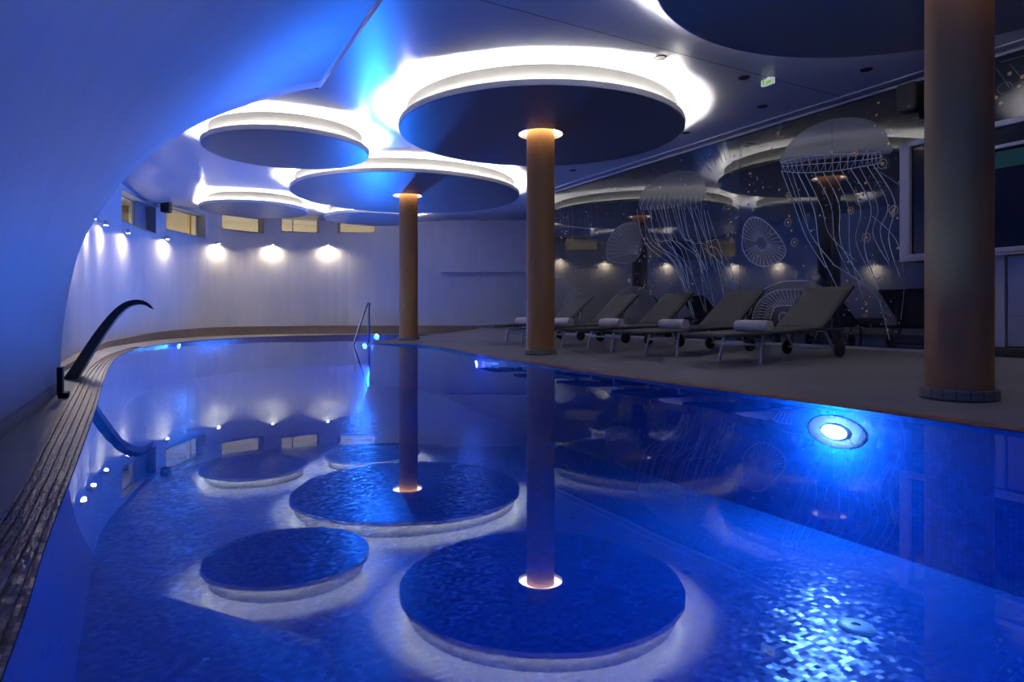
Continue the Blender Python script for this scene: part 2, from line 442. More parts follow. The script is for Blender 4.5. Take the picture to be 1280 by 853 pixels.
# ------------------------------------------------------------------ ceiling
cm = MB()
xs = [-8.6 + .2*i for i in range(int((11.4+8.6)/.2)+1)]
def ceil_grid():
    """ceiling over everything beyond the vault, clipped along the vault's junction line"""
    n_s, n_t = 80, 80
    for i in range(n_s+1):
        for j in range(n_t+1):
            t = TB + (21.5-TB)*j/n_t
            s_lo = SJ-.02 if t < 8.6 else SJ-.02 - (t-8.6)/(21.5-8.6)*0
            s = s_lo + (12.0-s_lo)*i/n_s
            p = P(s, t); cm.v.append((p.x, p.y, ceil_z(p)))
    for i in range(n_s):
        for j in range(n_t):
            a = i*(n_t+1)+j; cm.f.append((a, a+n_t+1, a+n_t+2, a+1)); cm.uv.append([(0, 0)]*4)
    b = len(cm.v); ns, nt = 50, 70
    for i in range(ns+1):
        for j in range(nt+1):
            s = -3.2 + (SJ-.02+3.2)*i/ns
            t0 = 7.4 if s > 1.2 else 6.2
            t0 = 6.4 + (8.02-6.4)*max(0, min(1, (s+.68)/2.35)) - .05
            t = t0 + (22-t0)*j/nt
            p = P(s, t); z = ceil_z(p)
            cm.v.append((p.x, p.y, z))
    for i in range(ns):
        for j in range(nt):
            a = b+i*(nt+1)+j; cm.f.append((a, a+nt+1, a+nt+2, a+1)); cm.uv.append([(0, 0)]*4)
ceil_grid()
struct(cm, 'ceiling', M_['ceiling'], smooth=True)
jg = MB()
for a, b in (((3.9, 5.05), (WS, 5.12)), ((1.72, 5.0), (3.9, 5.05))):
    p, q = P(*a, ZC-.004), P(*b, ZC-.004); d = (q-p).normalized()*.0; nn = P(0, .006)
    jg.quad([p-nn, p+nn, q+nn, q-nn])
struct(jg, 'trim_3', M_['groove'])

# ------------------------------------------------------------------ mural wall and other walls
mw = MB()
T_END = 12.15
m4 = Matrix.Rotation(AN, 3, 'Z')
mw.box(P(WS+.12, (T_END+TB)/2, ZC/2), (.22, T_END-TB, ZC+.4), m4)
struct(mw, 'wall_right', M_['plain'])
mg = MB()
def deck_wall_z(): return deck_z(WS)
zb = deck_wall_z()+.035
mg.box(P(WS+.004, (T_END+TB)/2, (ZC-.06+zb)/2), (.012, T_END-TB-.01, ZC-.06-zb), m4)
mural = mg.build('mural_panel', M_['mural'])
tag(mural, 'dark glossy mural with white jellyfish drawings covering the right wall', 'mural')
tr = MB(); tr.box(P(WS-.012, (T_END+TB)/2, zb-.018), (.02, T_END-TB, .03), m4)
struct(tr, 'baseboard_right', M_['trim'])
tr = MB(); tr.box(P(WS-.01, (T_END+TB)/2, ZC-.045), (.03, T_END-TB, .02), m4); tr.box(P(WS-.16, (T_END+TB)/2, ZC-.012), (.02, T_END-TB, .014), m4)
struct(tr, 'trim_4', M_['trim'])
struct(MB().box(P(2.5, TB-.1, 1.6), (12.5, .15, 4.2), m4), 'wall_near', M_['plain'])
struct(MB().box((2.62, 16.3, 1.7), (.15, 6.2, 4.0)), 'wall_return', M_['plain'])
struct(MB().box(P(-1.6, 1.0, 1.7), (.1, 10.5, 4.0), m4), 'wall_outer', M_['plain'])

# back wall with window openings
WINS = [(152, 195, 249, 285.5), (207, 257, 263, 293), (277, 330, 269.5, 289.5), (351.5, 399, 271, 290.5), (421.5, 469, 273.5, 291)]
brk = []
segs = []
px = 40.0
def on_path_u(px):
    q, d = back_on_ray(px); return q
cuts = sorted(set([62, 70, 80, 90, 100, 112, 124, 136, 146] + [v for w_ in WINS for v in (w_[0], w_[1])] + [165, 178, 186, 220, 233, 245, 266, 290, 304, 317, 340, 363, 375, 387, 410, 435, 452, 500, 530, 552, 580, 610, 640, 680, 720]))
bw = MB()
bwu = MB()
pre = [p for p in back_path if p.y < on_path_u(62).y]
nodes = [(None, p) for p in pre[::3]] + [(c, on_path_u(c)) for c in cuts] + [(None, back_path[-1])]
def sill_head(c0, c1):
    for w_ in WINS:
        if c0 is not None and c1 is not None and c0 >= w_[0]-.01 and c1 <= w_[1]+.01: return w_
    return None
def pz(q, py): return EYE + (H0-py)/F*q.y
u = 0
for (c0, a), (c1, b) in zip(nodes[:-1], nodes[1:]):
    d = (b-a).length; w_ = sill_head(c0, c1)
    za, zb_ = ceil_z(a)+.03, ceil_z(b)+.03
    if w_:
        # sill and head level in the world, measured at the window's middle
        qm = on_path_u((w_[0]+w_[1])/2); zs, zh = pz(qm, w_[3]), pz(qm, w_[2])
        bw.quad([(a.x, a.y, -.05), (b.x, b.y, -.05), (b.x, b.y, zs), (a.x, a.y, zs)])
        bw.quad([(a.x, a.y, zh), (b.x, b.y, zh), (b.x, b.y, max(zh, zb_)), (a.x, a.y, max(zh, za))])
    else:
        bw.quad([(a.x, a.y, -.05), (b.x, b.y, -.05), (b.x, b.y, zb_), (a.x, a.y, za)])
struct(bw, 'wall_back', M_['plaster'])
# bulkhead high on the back wall
a, b = on_path_u(552), back_path[-1]
struct(MB().box(((a.x+b.x)/2, 19.0-.06, (1.79+ZC)/2), (b.x-a.x, .22, ZC-1.79)), 'trim_5', M_['plaster'])

# windows: reveal frame, pane, corridor behind
for i, w_ in enumerate(WINS):
    qa, qb = on_path_u(w_[0]), on_path_u(w_[1]); qm = on_path_u((w_[0]+w_[1])/2)
    zs, zh = pz(qm, w_[3]), pz(qm, w_[2])
    d = (qb-qa); L = d.length; d.normalize(); nrm = Vector((-d.y, d.x, 0))      # outwards from the room
    if nrm.dot(Vector((qm.x, qm.y, 0))) < 0: nrm = -nrm
    c = (qa+qb)/2; c.z = (zs+zh)/2; hh = zh-zs
    R3 = Matrix((d, nrm, Vector((0, 0, 1)))).transposed()
    fr = MB(); D = .26; ft = .035
    fr.box(c + nrm*D/2 + Vector((0, 0, hh/2-.004)), (L, D, .02), R3)
    fr.box(c + nrm*D/2 - Vector((0, 0, hh/2-.004)), (L, D, .02), R3)
    for sgn in (-1, 1): fr.box(c + nrm*D/2 + d*sgn*(L/2-.004), (.02, D, hh), R3)
    for sgn in (-1, 1):
        fr.box(c + nrm*(D-.03) + Vector((0, 0, sgn*(hh/2-ft/2))), (L, .04, ft), R3)
        fr.box(c + nrm*(D-.03) + d*sgn*(L/2-ft/2), (ft, .04, hh), R3)
    if i == 3: fr.box(c + nrm*(D-.03) - d*L*.18, (.03, .04, hh), R3)
    if i == 0: fr.box(c + nrm*(D-.03) + d*L*.10, (.05, .04, hh), R3)
    wo = fr.build('window_%d' % (i+1), M_['winframe'], kind='structure', at=c)
    pn = MB().quad([nrm*(D-.03) + d*sx_*(L/2-.025) + Vector((0, 0, sz_*(hh/2-.025))) for sx_, sz_ in ((-1, -1), (1, -1), (1, 1), (-1, 1))]); pn.build('pane', M_['glass'], wo)
    if i == 0:
        MB().box(nrm*(D-.06) + d*L*.31, (L*.36, .03, hh-.02), R3).build('sliding_shutter', M_['winframe'], wo)
    if i == 1:
        MB().box(nrm*.95 - d*L*.12, (L*.62, .02, hh*1.3), R3).build('white_panel', M_['blind'], wo)
    if i == 1:
        MB().box(nrm*(D+.03) + d*L*.36, (.09, .05, hh), R3).build('yellow_post', M_['yellow'], wo)
# the lit corridor behind the windows
cor = [p for p in back_path if p.y > 10.5 and p.x < -2.5]
cor_far = offset_path(cor, 1.1)
struct(wall_strip(cor_far, .5, 3.6), 'wall_corridor', M_['corridor'])
struct(ribbon(cor, cor_far, 1.9, 1.9), 'floor_corridor', M_['corridor'])
struct(ribbon(offset_path(cor, .02), cor_far, 3.55, 3.55), 'ceiling_corridor', M_['corridor'])
for px_ in (165, 230, 304, 374, 446):
    q, d = back_on_ray(px_); nrm = Vector((-d.y, d.x, 0))
    if nrm.dot(Vector((q.x, q.y, 0))) < 0: nrm = -nrm
    ld = bpy.data.lights.new('corridor_lamp', 'POINT'); ld.energy = 16; ld.color = (1, .88, .66); ld.shadow_soft_size = .08
    lo = bpy.data.objects.new('corridor_lamp', ld); COL.objects.link(lo); lo.location = q + nrm*.62 + Vector((0, 0, 2.05))

# ------------------------------------------------------------------ ceiling discs and columns
DISCS = [((.39, 8.80), 1.90, 'large round ceiling disc over the column in the middle of the photo'),
         ((-2.17, 13.43), 2.32, 'wide round ceiling disc over the slim-looking farther column'),
         ((-3.38, 9.75), 1.19, 'small round ceiling disc without a column nearest the blue vault'),
         ((-6.13, 15.40), 1.20, 'small round ceiling disc hanging in front of the wall windows'),
         ((-3.63, 16.85), 1.20, 'small far ceiling disc partly hidden behind the wide disc'),
         ((2.92, 4.20), 1.97, 'dark round ceiling disc cut off by the top right corner')]
HAS_COL = {0, 1, 5}
for i, ((x, y), R, lab) in enumerate(DISCS):
    o = thing('ceiling_disc', lab, 'ceiling disc', (x, y, ZD), 0, 'round light discs under the ceiling')
    seg = 128
    hole = .30 if i in HAS_COL else 0
    if hole:
        MB().lathe([(hole, .05), (hole, 0), (R-.012, 0), (R, .010), (R, .028), (R-.004, .028), (R-.004, .02), (hole+.12, .05)], seg, close=True).build('plate', M_['disc'], o, smooth=True)
    else:
        MB().lathe([(0.0, 0), (R-.012, 0), (R, .010), (R, .03), (0.0, .03)], seg).build('plate', M_['disc'], o, smooth=True)
    MB().lathe([(R-.020, .004), (R+.006, .006), (R+.008, .070), (R-.002, .070), (R-.006, .03), (R-.02, .03)], seg, close=True).build('rim', M_['cove'], o, smooth=True)
    zt = ZC - ZD + .02
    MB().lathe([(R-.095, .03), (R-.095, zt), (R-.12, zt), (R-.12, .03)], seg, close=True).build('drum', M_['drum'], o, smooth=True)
    MB().lathe([(R-.072, .032), (R-.056, .032), (R-.056, .034), (R-.072, .034)], seg, close=True).build('led_strip', M_['led'], o)
    if hole:
        MB().lathe([(.175, .045), (hole, .045), (hole, .049), (.175, .049)], 64, close=True).build('ring_light', M_['ring'], o)
COLS = [((.39, 8.80), 'bronze column standing by the pool edge in the middle of the photo'),
        ((-2.15, 13.43), 'thin-looking farther bronze column on the tip of the deck'),
        ((2.93, 4.24), 'thick nearest bronze column at the right edge of the photo')]
for (x, y), lab in COLS:
    z0 = deck_z(st(x, y)[0]) - .012
    o = thing('column', lab, 'column', (x, y, z0), 0, 'bronze columns through the ceiling discs')
    h = ZC - z0
    MB().lathe([(.183, .07), (.1905, .078), (.1905, h-.33), (.1905, h)], 72).build('shaft', M_['bronze'], o, smooth=True)
    MB().lathe([(.222, 0), (.222, .074), (.214, .080), (.10, .080), (.10, 0)], 72, close=True).build('tiled_skirting', M_['skirt'], o, smooth=True)

# ------------------------------------------------------------------ ceiling fittings
for px_, py_ in ((825, 72), (930, 97), (1083, 87), (953, 133), (857, 166), (716, 213)):
    q = gp(px_, py_, ZC)
    names = {825: 'dark recessed downlight in the bright glow beside the middle disc', 930: 'dark recessed downlight just left of the exit sign', 1083: 'dark recessed downlight farthest right, under the dark disc',
             953: 'dark recessed downlight below the exit sign near the mural', 857: 'dark recessed downlight near the mural, right of the middle disc', 716: 'dark recessed downlight farthest along the mural, behind the middle column'}
    o = thing('recessed_downlight', names[px_], 'downlight', q, 0, 'recessed downlights in the ceiling')
    MB().lathe([(.048, -.001), (.062, -.006), (.066, .0), (.048, .0)], 32, close=True).build('trim_ring', M_['black'], o, smooth=True)
    MB().lathe([(0, -.0015), (.05, -.0015), (.05, .002), (0, .002)], 32).build('lens', M_['black'], o)
q = gp(960, 103, ZC-.06)
o = thing('exit_sign', 'small white and green emergency exit sign under the ceiling', 'sign', q, AN)
MB().box((0, 0, .005), (.05, .16, .075)).build('housing', M_['signwhite'], o, bevel=.008)
g_ = MB().box((-.027, -.030, -.008), (.004, .075, .035)); g_.box((-.027, .045, .008), (.004, .03, .05))
g_.build('pictogram', M_['signgreen'], o)
MB().box((0, 0, .05), (.02, .02, .03)).build('mount', M_['signwhite'], o)

def wall_speaker(name, lab, loc, rz, s=1.0, bracket=(0, .12, .1)):
    o = thing('wall_speaker', lab, 'speaker', loc, rz)
    b = MB(); 
    b.box((0, 0, 0), (.24*s, .22*s, .34*s)); b.build('cabinet', M_['black'], o, bevel=.03*s)
    MB().box((0, -.112*s, 0), (.20*s, .008, .30*s)).build('grille', M_['rubber'], o, bevel=.003)
    MB().box((.05*s, -.118*s, -.13*s), (.03*s, .004, .012*s)).build('badge', M_['alu'], o)
    MB().tube([(0, .09*s, 0), (bracket[0]*.6, bracket[1]*.7, bracket[2]*.5), bracket], .014*s).build('bracket', M_['steel'], o)
q = wp(1138, 123, WS-.22)
wall_speaker('', 'black loudspeaker on a bracket high on the mural beside the thick column', q, AN-PI/2, .92, (0, .2, .05))
qb, db = back_pt(196, 258)
nb = Vector((-db.y, db.x, 0)); nb = nb if nb.dot(Vector((qb.x, qb.y, 0))) > 0 else -nb
wall_speaker('', 'black loudspeaker on the curved wall between two corridor windows', qb - nb*.2, math.atan2(nb.y, nb.x)-PI/2, .82, (0, .2, .0))

# ------------------------------------------------------------------ wall spot lamps on the back wall
LIGHTS = [(93, 268, 'spot lamp hidden behind the vault edge, mirrored in the water'), (107, 271, 'spot lamp just behind the vault edge'), (124, 279, 'spot lamp nearest the vault edge, leftmost of the wall spots'), (153, 289.5, 'spot lamp under the leftmost corridor window'), (204, 297.5, 'spot lamp under the wall speaker between two windows'),
          (270, 303.5, 'spot lamp below the gap between the second and third window'), (340, 305.5, 'spot lamp below the gap left of the fourth window'), (410, 306, 'rightmost wall spot lamp, left of the last window')]
for px_, py_, lab in LIGHTS:
    q, d = back_pt(px_, py_); nrm = Vector((-d.y, d.x, 0)); nrm = nrm if nrm.dot(Vector((q.x, q.y, 0))) > 0 else -nrm
    rz = math.atan2(nrm.y, nrm.x) - PI/2
    o = thing('wall_spot_lamp', 'lit warm ' + lab, 'wall lamp', q - nrm*.10, rz, 'warm spot lamps along the curved wall')
    MB().lathe([(.0, .05), (.035, .05), (.04, .03), (.04, -.03), (.036, -.032), (.0, -.032)], 24).build('housing', M_['alu'], o, smooth=True)
    MB().lathe([(0, -.034), (.033, -.034), (.033, -.0325), (0, -.0325)], 24).build('lens', M_['spotlens'], o)
    MB().box((0, .065, .01), (.03, .07, .025)).build('arm', M_['alu'], o, bevel=.004)
    ld = bpy.data.lights.new('spot_beam', 'SPOT'); ld.energy = 52; ld.color = (1, .83, .60); ld.spot_size = math.radians(174); ld.spot_blend = .8; ld.shadow_soft_size = .03
    lo = bpy.data.objects.new('spot_beam', ld); COL.objects.link(lo); lo.parent = o; lo.location = (0, 0, -.04); lo.rotation_euler = (math.radians(4), 0, 0)

# ------------------------------------------------------------------ underwater lamps
def pool_lamp(loc, facing, lab, lens, energy, col, r=.10, glow=0, gcol=(.12, .45, 1), aim=42, flat=1.0, plate=0):
    o = thing('underwater_lamp', lab, 'pool lamp', loc, math.atan2(facing[1], facing[0]), 'underwater pool lamps')
    MB().lathe([(r, .0), (r*1.25, 0.0), (r*1.25, .012), (r*1.05, .022), (r, .018)], 40, axis='x', close=True).build('bezel', M_['steel'], o, smooth=True)
    MB().lathe([(0, .014), (r, .010), (r, 0), (0, 0)], 40, axis='x').build('lens', lens, o, smooth=True)
    ld = bpy.data.lights.new('pool_beam', 'AREA'); ld.shape = 'DISK'; ld.size = r*2; ld.energy = energy; ld.color = col; ld.spread = math.radians(140)
    lo = bpy.data.objects.new('pool_beam', ld); COL.objects.link(lo); lo.parent = o; lo.location = (.03, 0, 0)
    lo.rotation_euler = (0, -PI/2 - math.radians(aim), 0)
    if glow:
        ld = bpy.data.lights.new('pool_glow', 'POINT'); ld.energy = glow; ld.color = gcol; ld.shadow_soft_size = .03
        lo = bpy.data.objects.new('pool_glow', ld); COL.objects.link(lo); lo.parent = o; lo.location = (.13, 0, 0)
    if plate:
        MB().lathe([(0, .006), (plate*.96, .006), (plate, 0), (0, 0)], 48, axis='x').build('halo_plate', M_['haloplate'], o, smooth=True)  # plate added to stand for the lamp's halo of scattered light
    for ch in o.children:
        if ch.type == 'MESH': ch.scale = (1, 1, flat)
    return o
BL = (.05, .28, 1.0)
q = wp(1045, 540, 3.715); fs = P(-1, 0)
o = pool_lamp(q, fs, 'bright blue white underwater lamp on the pool wall below the thick column', M_['uw_lens'], 50, BL, .085, glow=42, gcol=(.50, .70, 1), flat=.5, plate=.20)
pool_lamp(Vector((-.475, 8.97, -.11)), Vector((-.91, -.41)), 'violet underwater lamp in the pool wall left of the middle column', M_['uw_violet'], 16, (.16, .22, 1), .05, glow=3, gcol=(.2, .3, 1))
pool_lamp(Vector((-2.90, 12.80, -.06)), Vector((-.5, -.87)), 'blue underwater lamp at the tip of the deck below the handrail', M_['uw_cyan'], 70, BL, .05, glow=6)
pool_lamp(Vector((-3.75, 17.9, -.07)), Vector((.0, -1)), 'cyan underwater lamp at the far pool edge behind the handrail', M_['uw_cyan'], 320, BL, .07, aim=25, glow=14)
pool_lamp(Vector((-6.72, 13.0, -.07)), Vector((1, -.15)), 'blue underwater lamp at the far left bend of the pool', M_['uw_cyan'], 50, BL, .05, glow=12)
# unseen lamps added in the near walls so the whole pool floor is lit blue
for k, (s_, t_, f_) in enumerate(((-.19, -1.2, 1), (3.71, .2, -1))):
    pool_lamp(P(s_, t_, -.35), P(f_, 0), 'unseen underwater lamp added in the near pool wall, on the %s side' % ('left' if f_ > 0 else 'right'), M_['uw_lens'], 10 if f_ > 0 else 25, BL, .085, glow=18 if f_ > 0 else 12)

# ------------------------------------------------------------------ pool inlet on the floor
q = gp(1070, 784, PD)
o = thing('pool_inlet', 'round white inlet cap lying on the blue mosaic pool floor', 'pool inlet', q)
MB().lathe([(0.02, .012), (.055, .012), (.075, .006), (.08, 0), (.02, 0)], 40, close=True).build('cap', M_['drainwhite'], o, smooth=True)
MB().lathe([(0, .006), (.02, .006), (.02, 0), (0, 0)], 24).build('hole', M_['winframe'], o)

# ------------------------------------------------------------------ handrail
q = gp(461, 430, 0.02)
o = thing('pool_handrail', 'slim steel handrail rising from the water at the deck tip', 'handrail', q)
top = .76
dl = P(-.30, -.06)
pts = smooth_path([Vector((-.24, -.12, -.5)), Vector((-.245, -.12, -.02)), Vector((-.24, -.12, .05)), Vector((-.13, -.06, .42)), Vector((-.03, -.02, top-.03)), Vector((0, 0, top)), Vector((.04, .0, top-.015))], 5)
MB().tube(pts, .02).build('sloping_rail', M_['steel'], o, smooth=True)
MB().tube([(0, 0, top-.02), (0, 0, .0)], .02).build('post', M_['steel'], o, smooth=True)
MB().lathe([(0, .012), (.045, .012), (.05, .0), (0, 0)], 24).build('base_flange', M_['steel'], o, smooth=True)

# ------------------------------------------------------------------ swan-neck water spout
base = Vector((-4.14, 5.95, .0))
o = thing('water_spout', 'dark curved swan neck water spout leaning over the left pool edge', 'fountain spout', base)
ctl = [(84, 481), (97, 462), (112, 438), (128, 414), (144, 394), (158, 382), (172, 378), (183, 380), (191, 386)]
path = []
for k, (a, b) in enumerate(ctl):
    dd = 5.95 + .02*k; r_ = ray(a, b); path.append(Vector((r_.x*dd, dd, EYE + r_.z*dd)) - base)
path = smooth_path(path, 4)
sp_ = MB(); n = len(path)
for i, p in enumerate(path):
    a = path[max(0, i-1)]; b = path[min(n-1, i+1)]; d = (b-a).normalized()
    across = Vector((.45, -.89, 0)); across = (across - d*across.dot(d)).normalized(); nn = d.cross(across)
    k = i/(n-1); wv = .10 + .02*k; th = .044*(1-k)**.7 + .006
    for sx, sy in ((-1, -1), (1, -1), (1, 1), (-1, 1)):
        sp_.v.append(tuple(p + across*sx*wv + nn*sy*th))
for i in range(n-1):
    for j in range(4):
        j2 = (j+1) % 4; sp_.f.append((i*4+j, i*4+j2, (i+1)*4+j2, (i+1)*4+j)); sp_.uv.append([(0, 0)]*4)
sp_.f.append((3, 2, 1, 0)); sp_.uv.append([(0, 0)]*4); e = (n-1)*4; sp_.f.append((e, e+1, e+2, e+3)); sp_.uv.append([(0, 0)]*4)
sp_.build('spout_blade', M_['darksteel'], o, smooth=True, bevel=.004)
MB().box((.0, .0, .012), (.16, .26, .02), Matrix.Rotation(AN, 3, 'Z')).build('foot_plate', M_['darksteel'], o, bevel=.004)
q = P(-.62, 5.55, .0)
o = thing('wall_plate', 'small black control box standing at the foot of the vault by the spout', 'control box', q, AN)
MB().box((0, 0, .12), (.035, .10, .20)).build('cover', M_['black'], o, bevel=.006)
MB().box((.02, .0, .02), (.06, .13, .04)).build('base', M_['black'], o, bevel=.006)

# ------------------------------------------------------------------ sun loungers
def make_lounger():
    o = thing('sun_lounger', '', 'sun lounger', (0, 0, 0), AN, 'charcoal sun loungers along the mural')
    W2, zs = .30, .315
    # sling seat with a soft front edge
    s = MB(); N = 14
    for i in range(N+1):
        x = -.50 + 1.44*i/N; sag = -.012*math.sin(PI*i/N)
        for j in range(7):
            y = -W2 + 2*W2*j/6; s.v.append((x, y, zs + .018 + sag*math.sin(PI*j/6)))
    for i in range(N):
        for j in range(6):
            a = i*7+j; s.f.append((a, a+7, a+8, a+1)); s.uv.append([(0, 0)]*4)
    s.build('seat_sling', M_['sling'], o, smooth=True, solid=-.014)
    fr = MB()
    for y in (-W2, W2): fr.tube([(-.50, y, zs), (-.47, y, zs), (.95, y, zs), (1.30, y, zs-.02)], .018)
    for x in (-.50, .10, .95, 1.30): fr.tube([(x, -W2, zs if x < 1.2 else zs-.02), (x, W2, zs if x < 1.2 else zs-.02)], .016)
    fr.build('side_frame', M_['sling'], o, smooth=True)
    bl, ang = .72, math.radians(39)
    b = MB(); dx, dz_ = math.cos(ang), math.sin(ang)
    for i in range(9):
        u_ = bl*i/8
        for j in range(7):
            y = -W2 + 2*W2*j/6; sag = -.012*math.sin(PI*j/6)*math.sin(PI*i/8)
            b.v.append((.95 + dx*u_ - dz_*(.016+sag), y, zs + dz_*u_ + dx*(.016+sag)))
    for i in range(8):
        for j in range(6):
            a = i*7+j; b.f.append((a, a+7, a+8, a+1)); b.uv.append([(0, 0)]*4)
    br = b.build('backrest_sling', M_['sling'], o, smooth=True, solid=-.014)
    f2 = MB()
    tp = (.95+dx*bl, zs+dz_*bl)
    f2.tube([(.95, -W2, zs), (tp[0], -W2, tp[1]), (tp[0], W2, tp[1]), (.95, W2, zs)], .017)
    f2.build('backrest_frame', M_['black'], br, smooth=True)
    for y in (-.2, .2): MB().tube([(.95+dx*.45, y, zs+dz_*.45-.01), (1.24, y, zs-.02)], .010).build('prop_strut', M_['alu'], br)
    for y in (-1, 1):
        l = MB(); l.tube(smooth_path([Vector((.20, y*.245, zs-.012)), Vector((.10, y*.25, zs-.016)), Vector((.06, y*.256, zs-.05)), Vector((0, y*.285, .0))], 4), .0165)
        l.build('leg', M_['alu'], o, smooth=True)
    MB().tube([(.035, -.265, .195), (.035, .265, .195)], .013).build('crossbar', M_['alu'], o, smooth=True)
    ax = MB()
    for y in (-.26, .26): ax.tube([(1.05, y, zs-.02), (1.18, y, .09)], .014)
    ax.tube([(1.18, -.335, .085), (1.18, .335, .085)], .012); ax.tube([(1.05, -.26, zs-.02), (1.05, .26, zs-.02)], .013)
    ax.build('axle_frame', M_['alu'], o, smooth=True)
    for y in (-.34, .34):
        wh = MB().lathe([(.03, -.022), (.070, -.022), (.085, -.012), (.085, .012), (.070, .022), (.03, .022)], 32, c=(1.18, y, .085), axis='y', close=True).build('wheel', M_['rubber'], o, smooth=True)
        MB().lathe([(0, -.026), (.028, -.026), (.028, .026), (0, .026)], 20, c=(1.18, y, .085), axis='y').build('hub', M_['black'], wh, smooth=True)
    return o
def make_towel():
    m = MB(); N, K = 40, 12; Lh = .215
    prof = []
    for k in range(K+1):
        y = -Lh + 2*Lh*k/K; e = abs(k/K*2-1); rr = .066*(1 - .10*max(0, e-.75)/.25) * (1 + .02*math.sin(k*1.7))
        prof.append((rr, y))
    for j in range(N):
        a = 2*PI*j/N
        for r, y in prof:
            z = r*math.sin(a); z = max(z, -.050)
            m.v.append((r*1.05*math.cos(a), y, z))
    kk = K+1
    for j in range(N):
        for i in range(K): m.f.append((j*kk+i, ((j+1) % N)*kk+i, ((j+1) % N)*kk+i+1, j*kk+i+1)); m.uv.append([(0, 0)]*4)
    m.f.append(tuple(j*kk for j in range(N))[::-1]); m.uv.append([(0, 0)]*N)
    m.f.append(tuple(j*kk+K for j in range(N))); m.uv.append([(0, 0)]*N)
    # the spiral edge of the roll on both ends and the loose flap
    for y in (-Lh-.002, Lh+.002):
        for i in range(40):
            a0, a1 = i*.42, (i+1)*.42; r0, r1 = .010+.0031*a0, .010+.0031*a1
            q = lambda a, r: (r*math.cos(a), y, max(-.048, r*math.sin(a)))
            m.quad([q(a0, r0-.003), q(a1, r1-.003), q(a1, r1+.002), q(a0, r0+.002)])
    m.box((.05, 0, .045), (.03, 2*Lh*.98, .008), Matrix.Rotation(.75, 3, 'Y'))
    o = m.build('rolled_towel', M_['towel'], smooth=True)
    return o
ordn = ['on the lounger nearest the thick column', 'on the second lounger from the right', 'on the middle lounger of the row', 'on the lounger just right of the middle column', 'on the farthest lounger, left of the middle column']
lnames = ['charcoal sun lounger with silver legs, nearest the thick column', 'charcoal sun lounger with silver legs, second from the right in the row', 'charcoal sun lounger with silver legs, middle of the row of five',
          'charcoal sun lounger with silver legs, just right of the middle column', 'charcoal sun lounger with silver legs, farthest, partly behind the middle column']
L0 = make_lounger(); T0 = make_towel()
tilt = math.atan(.036)
for i, t_ in enumerate((4.87, 6.10, 7.36, 8.60, 9.86)):
    s_ = 5.40
    lo = L0 if i == 0 else copy_tree(L0)
    lo.location = P(s_, t_, deck_z(s_)); lo.rotation_euler = (Matrix.Rotation(AN, 3, 'Z') @ Matrix.Rotation(-tilt, 3, 'Y')).to_euler()
    lo['label'] = lnames[i]
    to = T0 if i == 0 else T0.copy()
    if i: COL.objects.link(to)
    mm = lo.rotation_euler.to_matrix() @ Vector((.22, .0, .315+.018+.046))
    to.location = lo.location + mm; to.rotation_euler = lo.rotation_euler
    tag(to, 'rolled cream towel ' + ordn[i], 'towel', 'rolled towels on the loungers')

# ------------------------------------------------------------------ projection screen and service door on the right
SS = WS - .16
bl_, tl_ = wp(1127, 327, SS), wp(1127, 180, SS)
zb_, zt_ = bl_.z, tl_.z; t1_ = st(bl_.x, bl_.y)[1]; t0_ = t1_ - 3.1
cx = P(SS, (t0_+t1_)/2, (zb_+zt_)/2)
o = thing('wall_screen', 'large dark screen in a pale frame partly hidden by the thick column', 'screen', cx, AN)
w2, h2 = (t1_-t0_)/2, (zt_-zb_)/2; fw = .11
f_ = MB()
f_.box((0, 0, h2-.03), (.09, 2*w2, .06)); f_.box((0, 0, -h2+.045), (.09, 2*w2, .05))
for sg in (-1, 1): f_.box((0, sg*(w2-fw/2), 0), (.09, fw, 2*h2))
f_.build('frame', M_['whiteframe'], o, bevel=.008)
MB().box((.02, 0, 0), (.03, 2*w2-2*fw, 2*h2-.1)).build('display', M_['screen'], o)
MB().box((0, 0, -h2+.005), (.08, 2*w2, .02)).build('bottom_rail', M_['whiteframe'], o)
MB().box((-.01, -.2, h2*.62), (.02, 2*w2-2*fw-.4, .035)).build('header_bar', M_['whiteframe'], o)
rd = MB(); rd2 = MB(); N = 24
for i in range(N):
    y0, y1 = -w2+.15 + (1.75)*i/N, -w2+.15 + (1.75)*(i+1)/N
    g0, g1 = .16*h2+.06*math.sin(i*.35), .16*h2+.06*math.sin((i+1)*.35)
    rd.quad([(.0045, y0, g0-.09), (.0045, y1, g1-.09), (.0045, y1, g1+.06), (.0045, y0, g0+.06)])
    rd2.quad([(.0045, y0, -h2*.78), (.0045, y1, -h2*.78), (.0045, y1, -h2*.70), (.0045, y0, -h2*.70)])
rd.build('red_picture_band', M_['screenred'], o); rd2.build('red_picture_band', M_['screenred'], o)
MB().quad([(.0046, -w2+.12, .30*h2), (.0046, w2-.9, .30*h2), (.0046, w2-.9, .55*h2), (.0046, -w2+.12, .55*h2)]).build('teal_picture_band', M_['screenteal'], o)
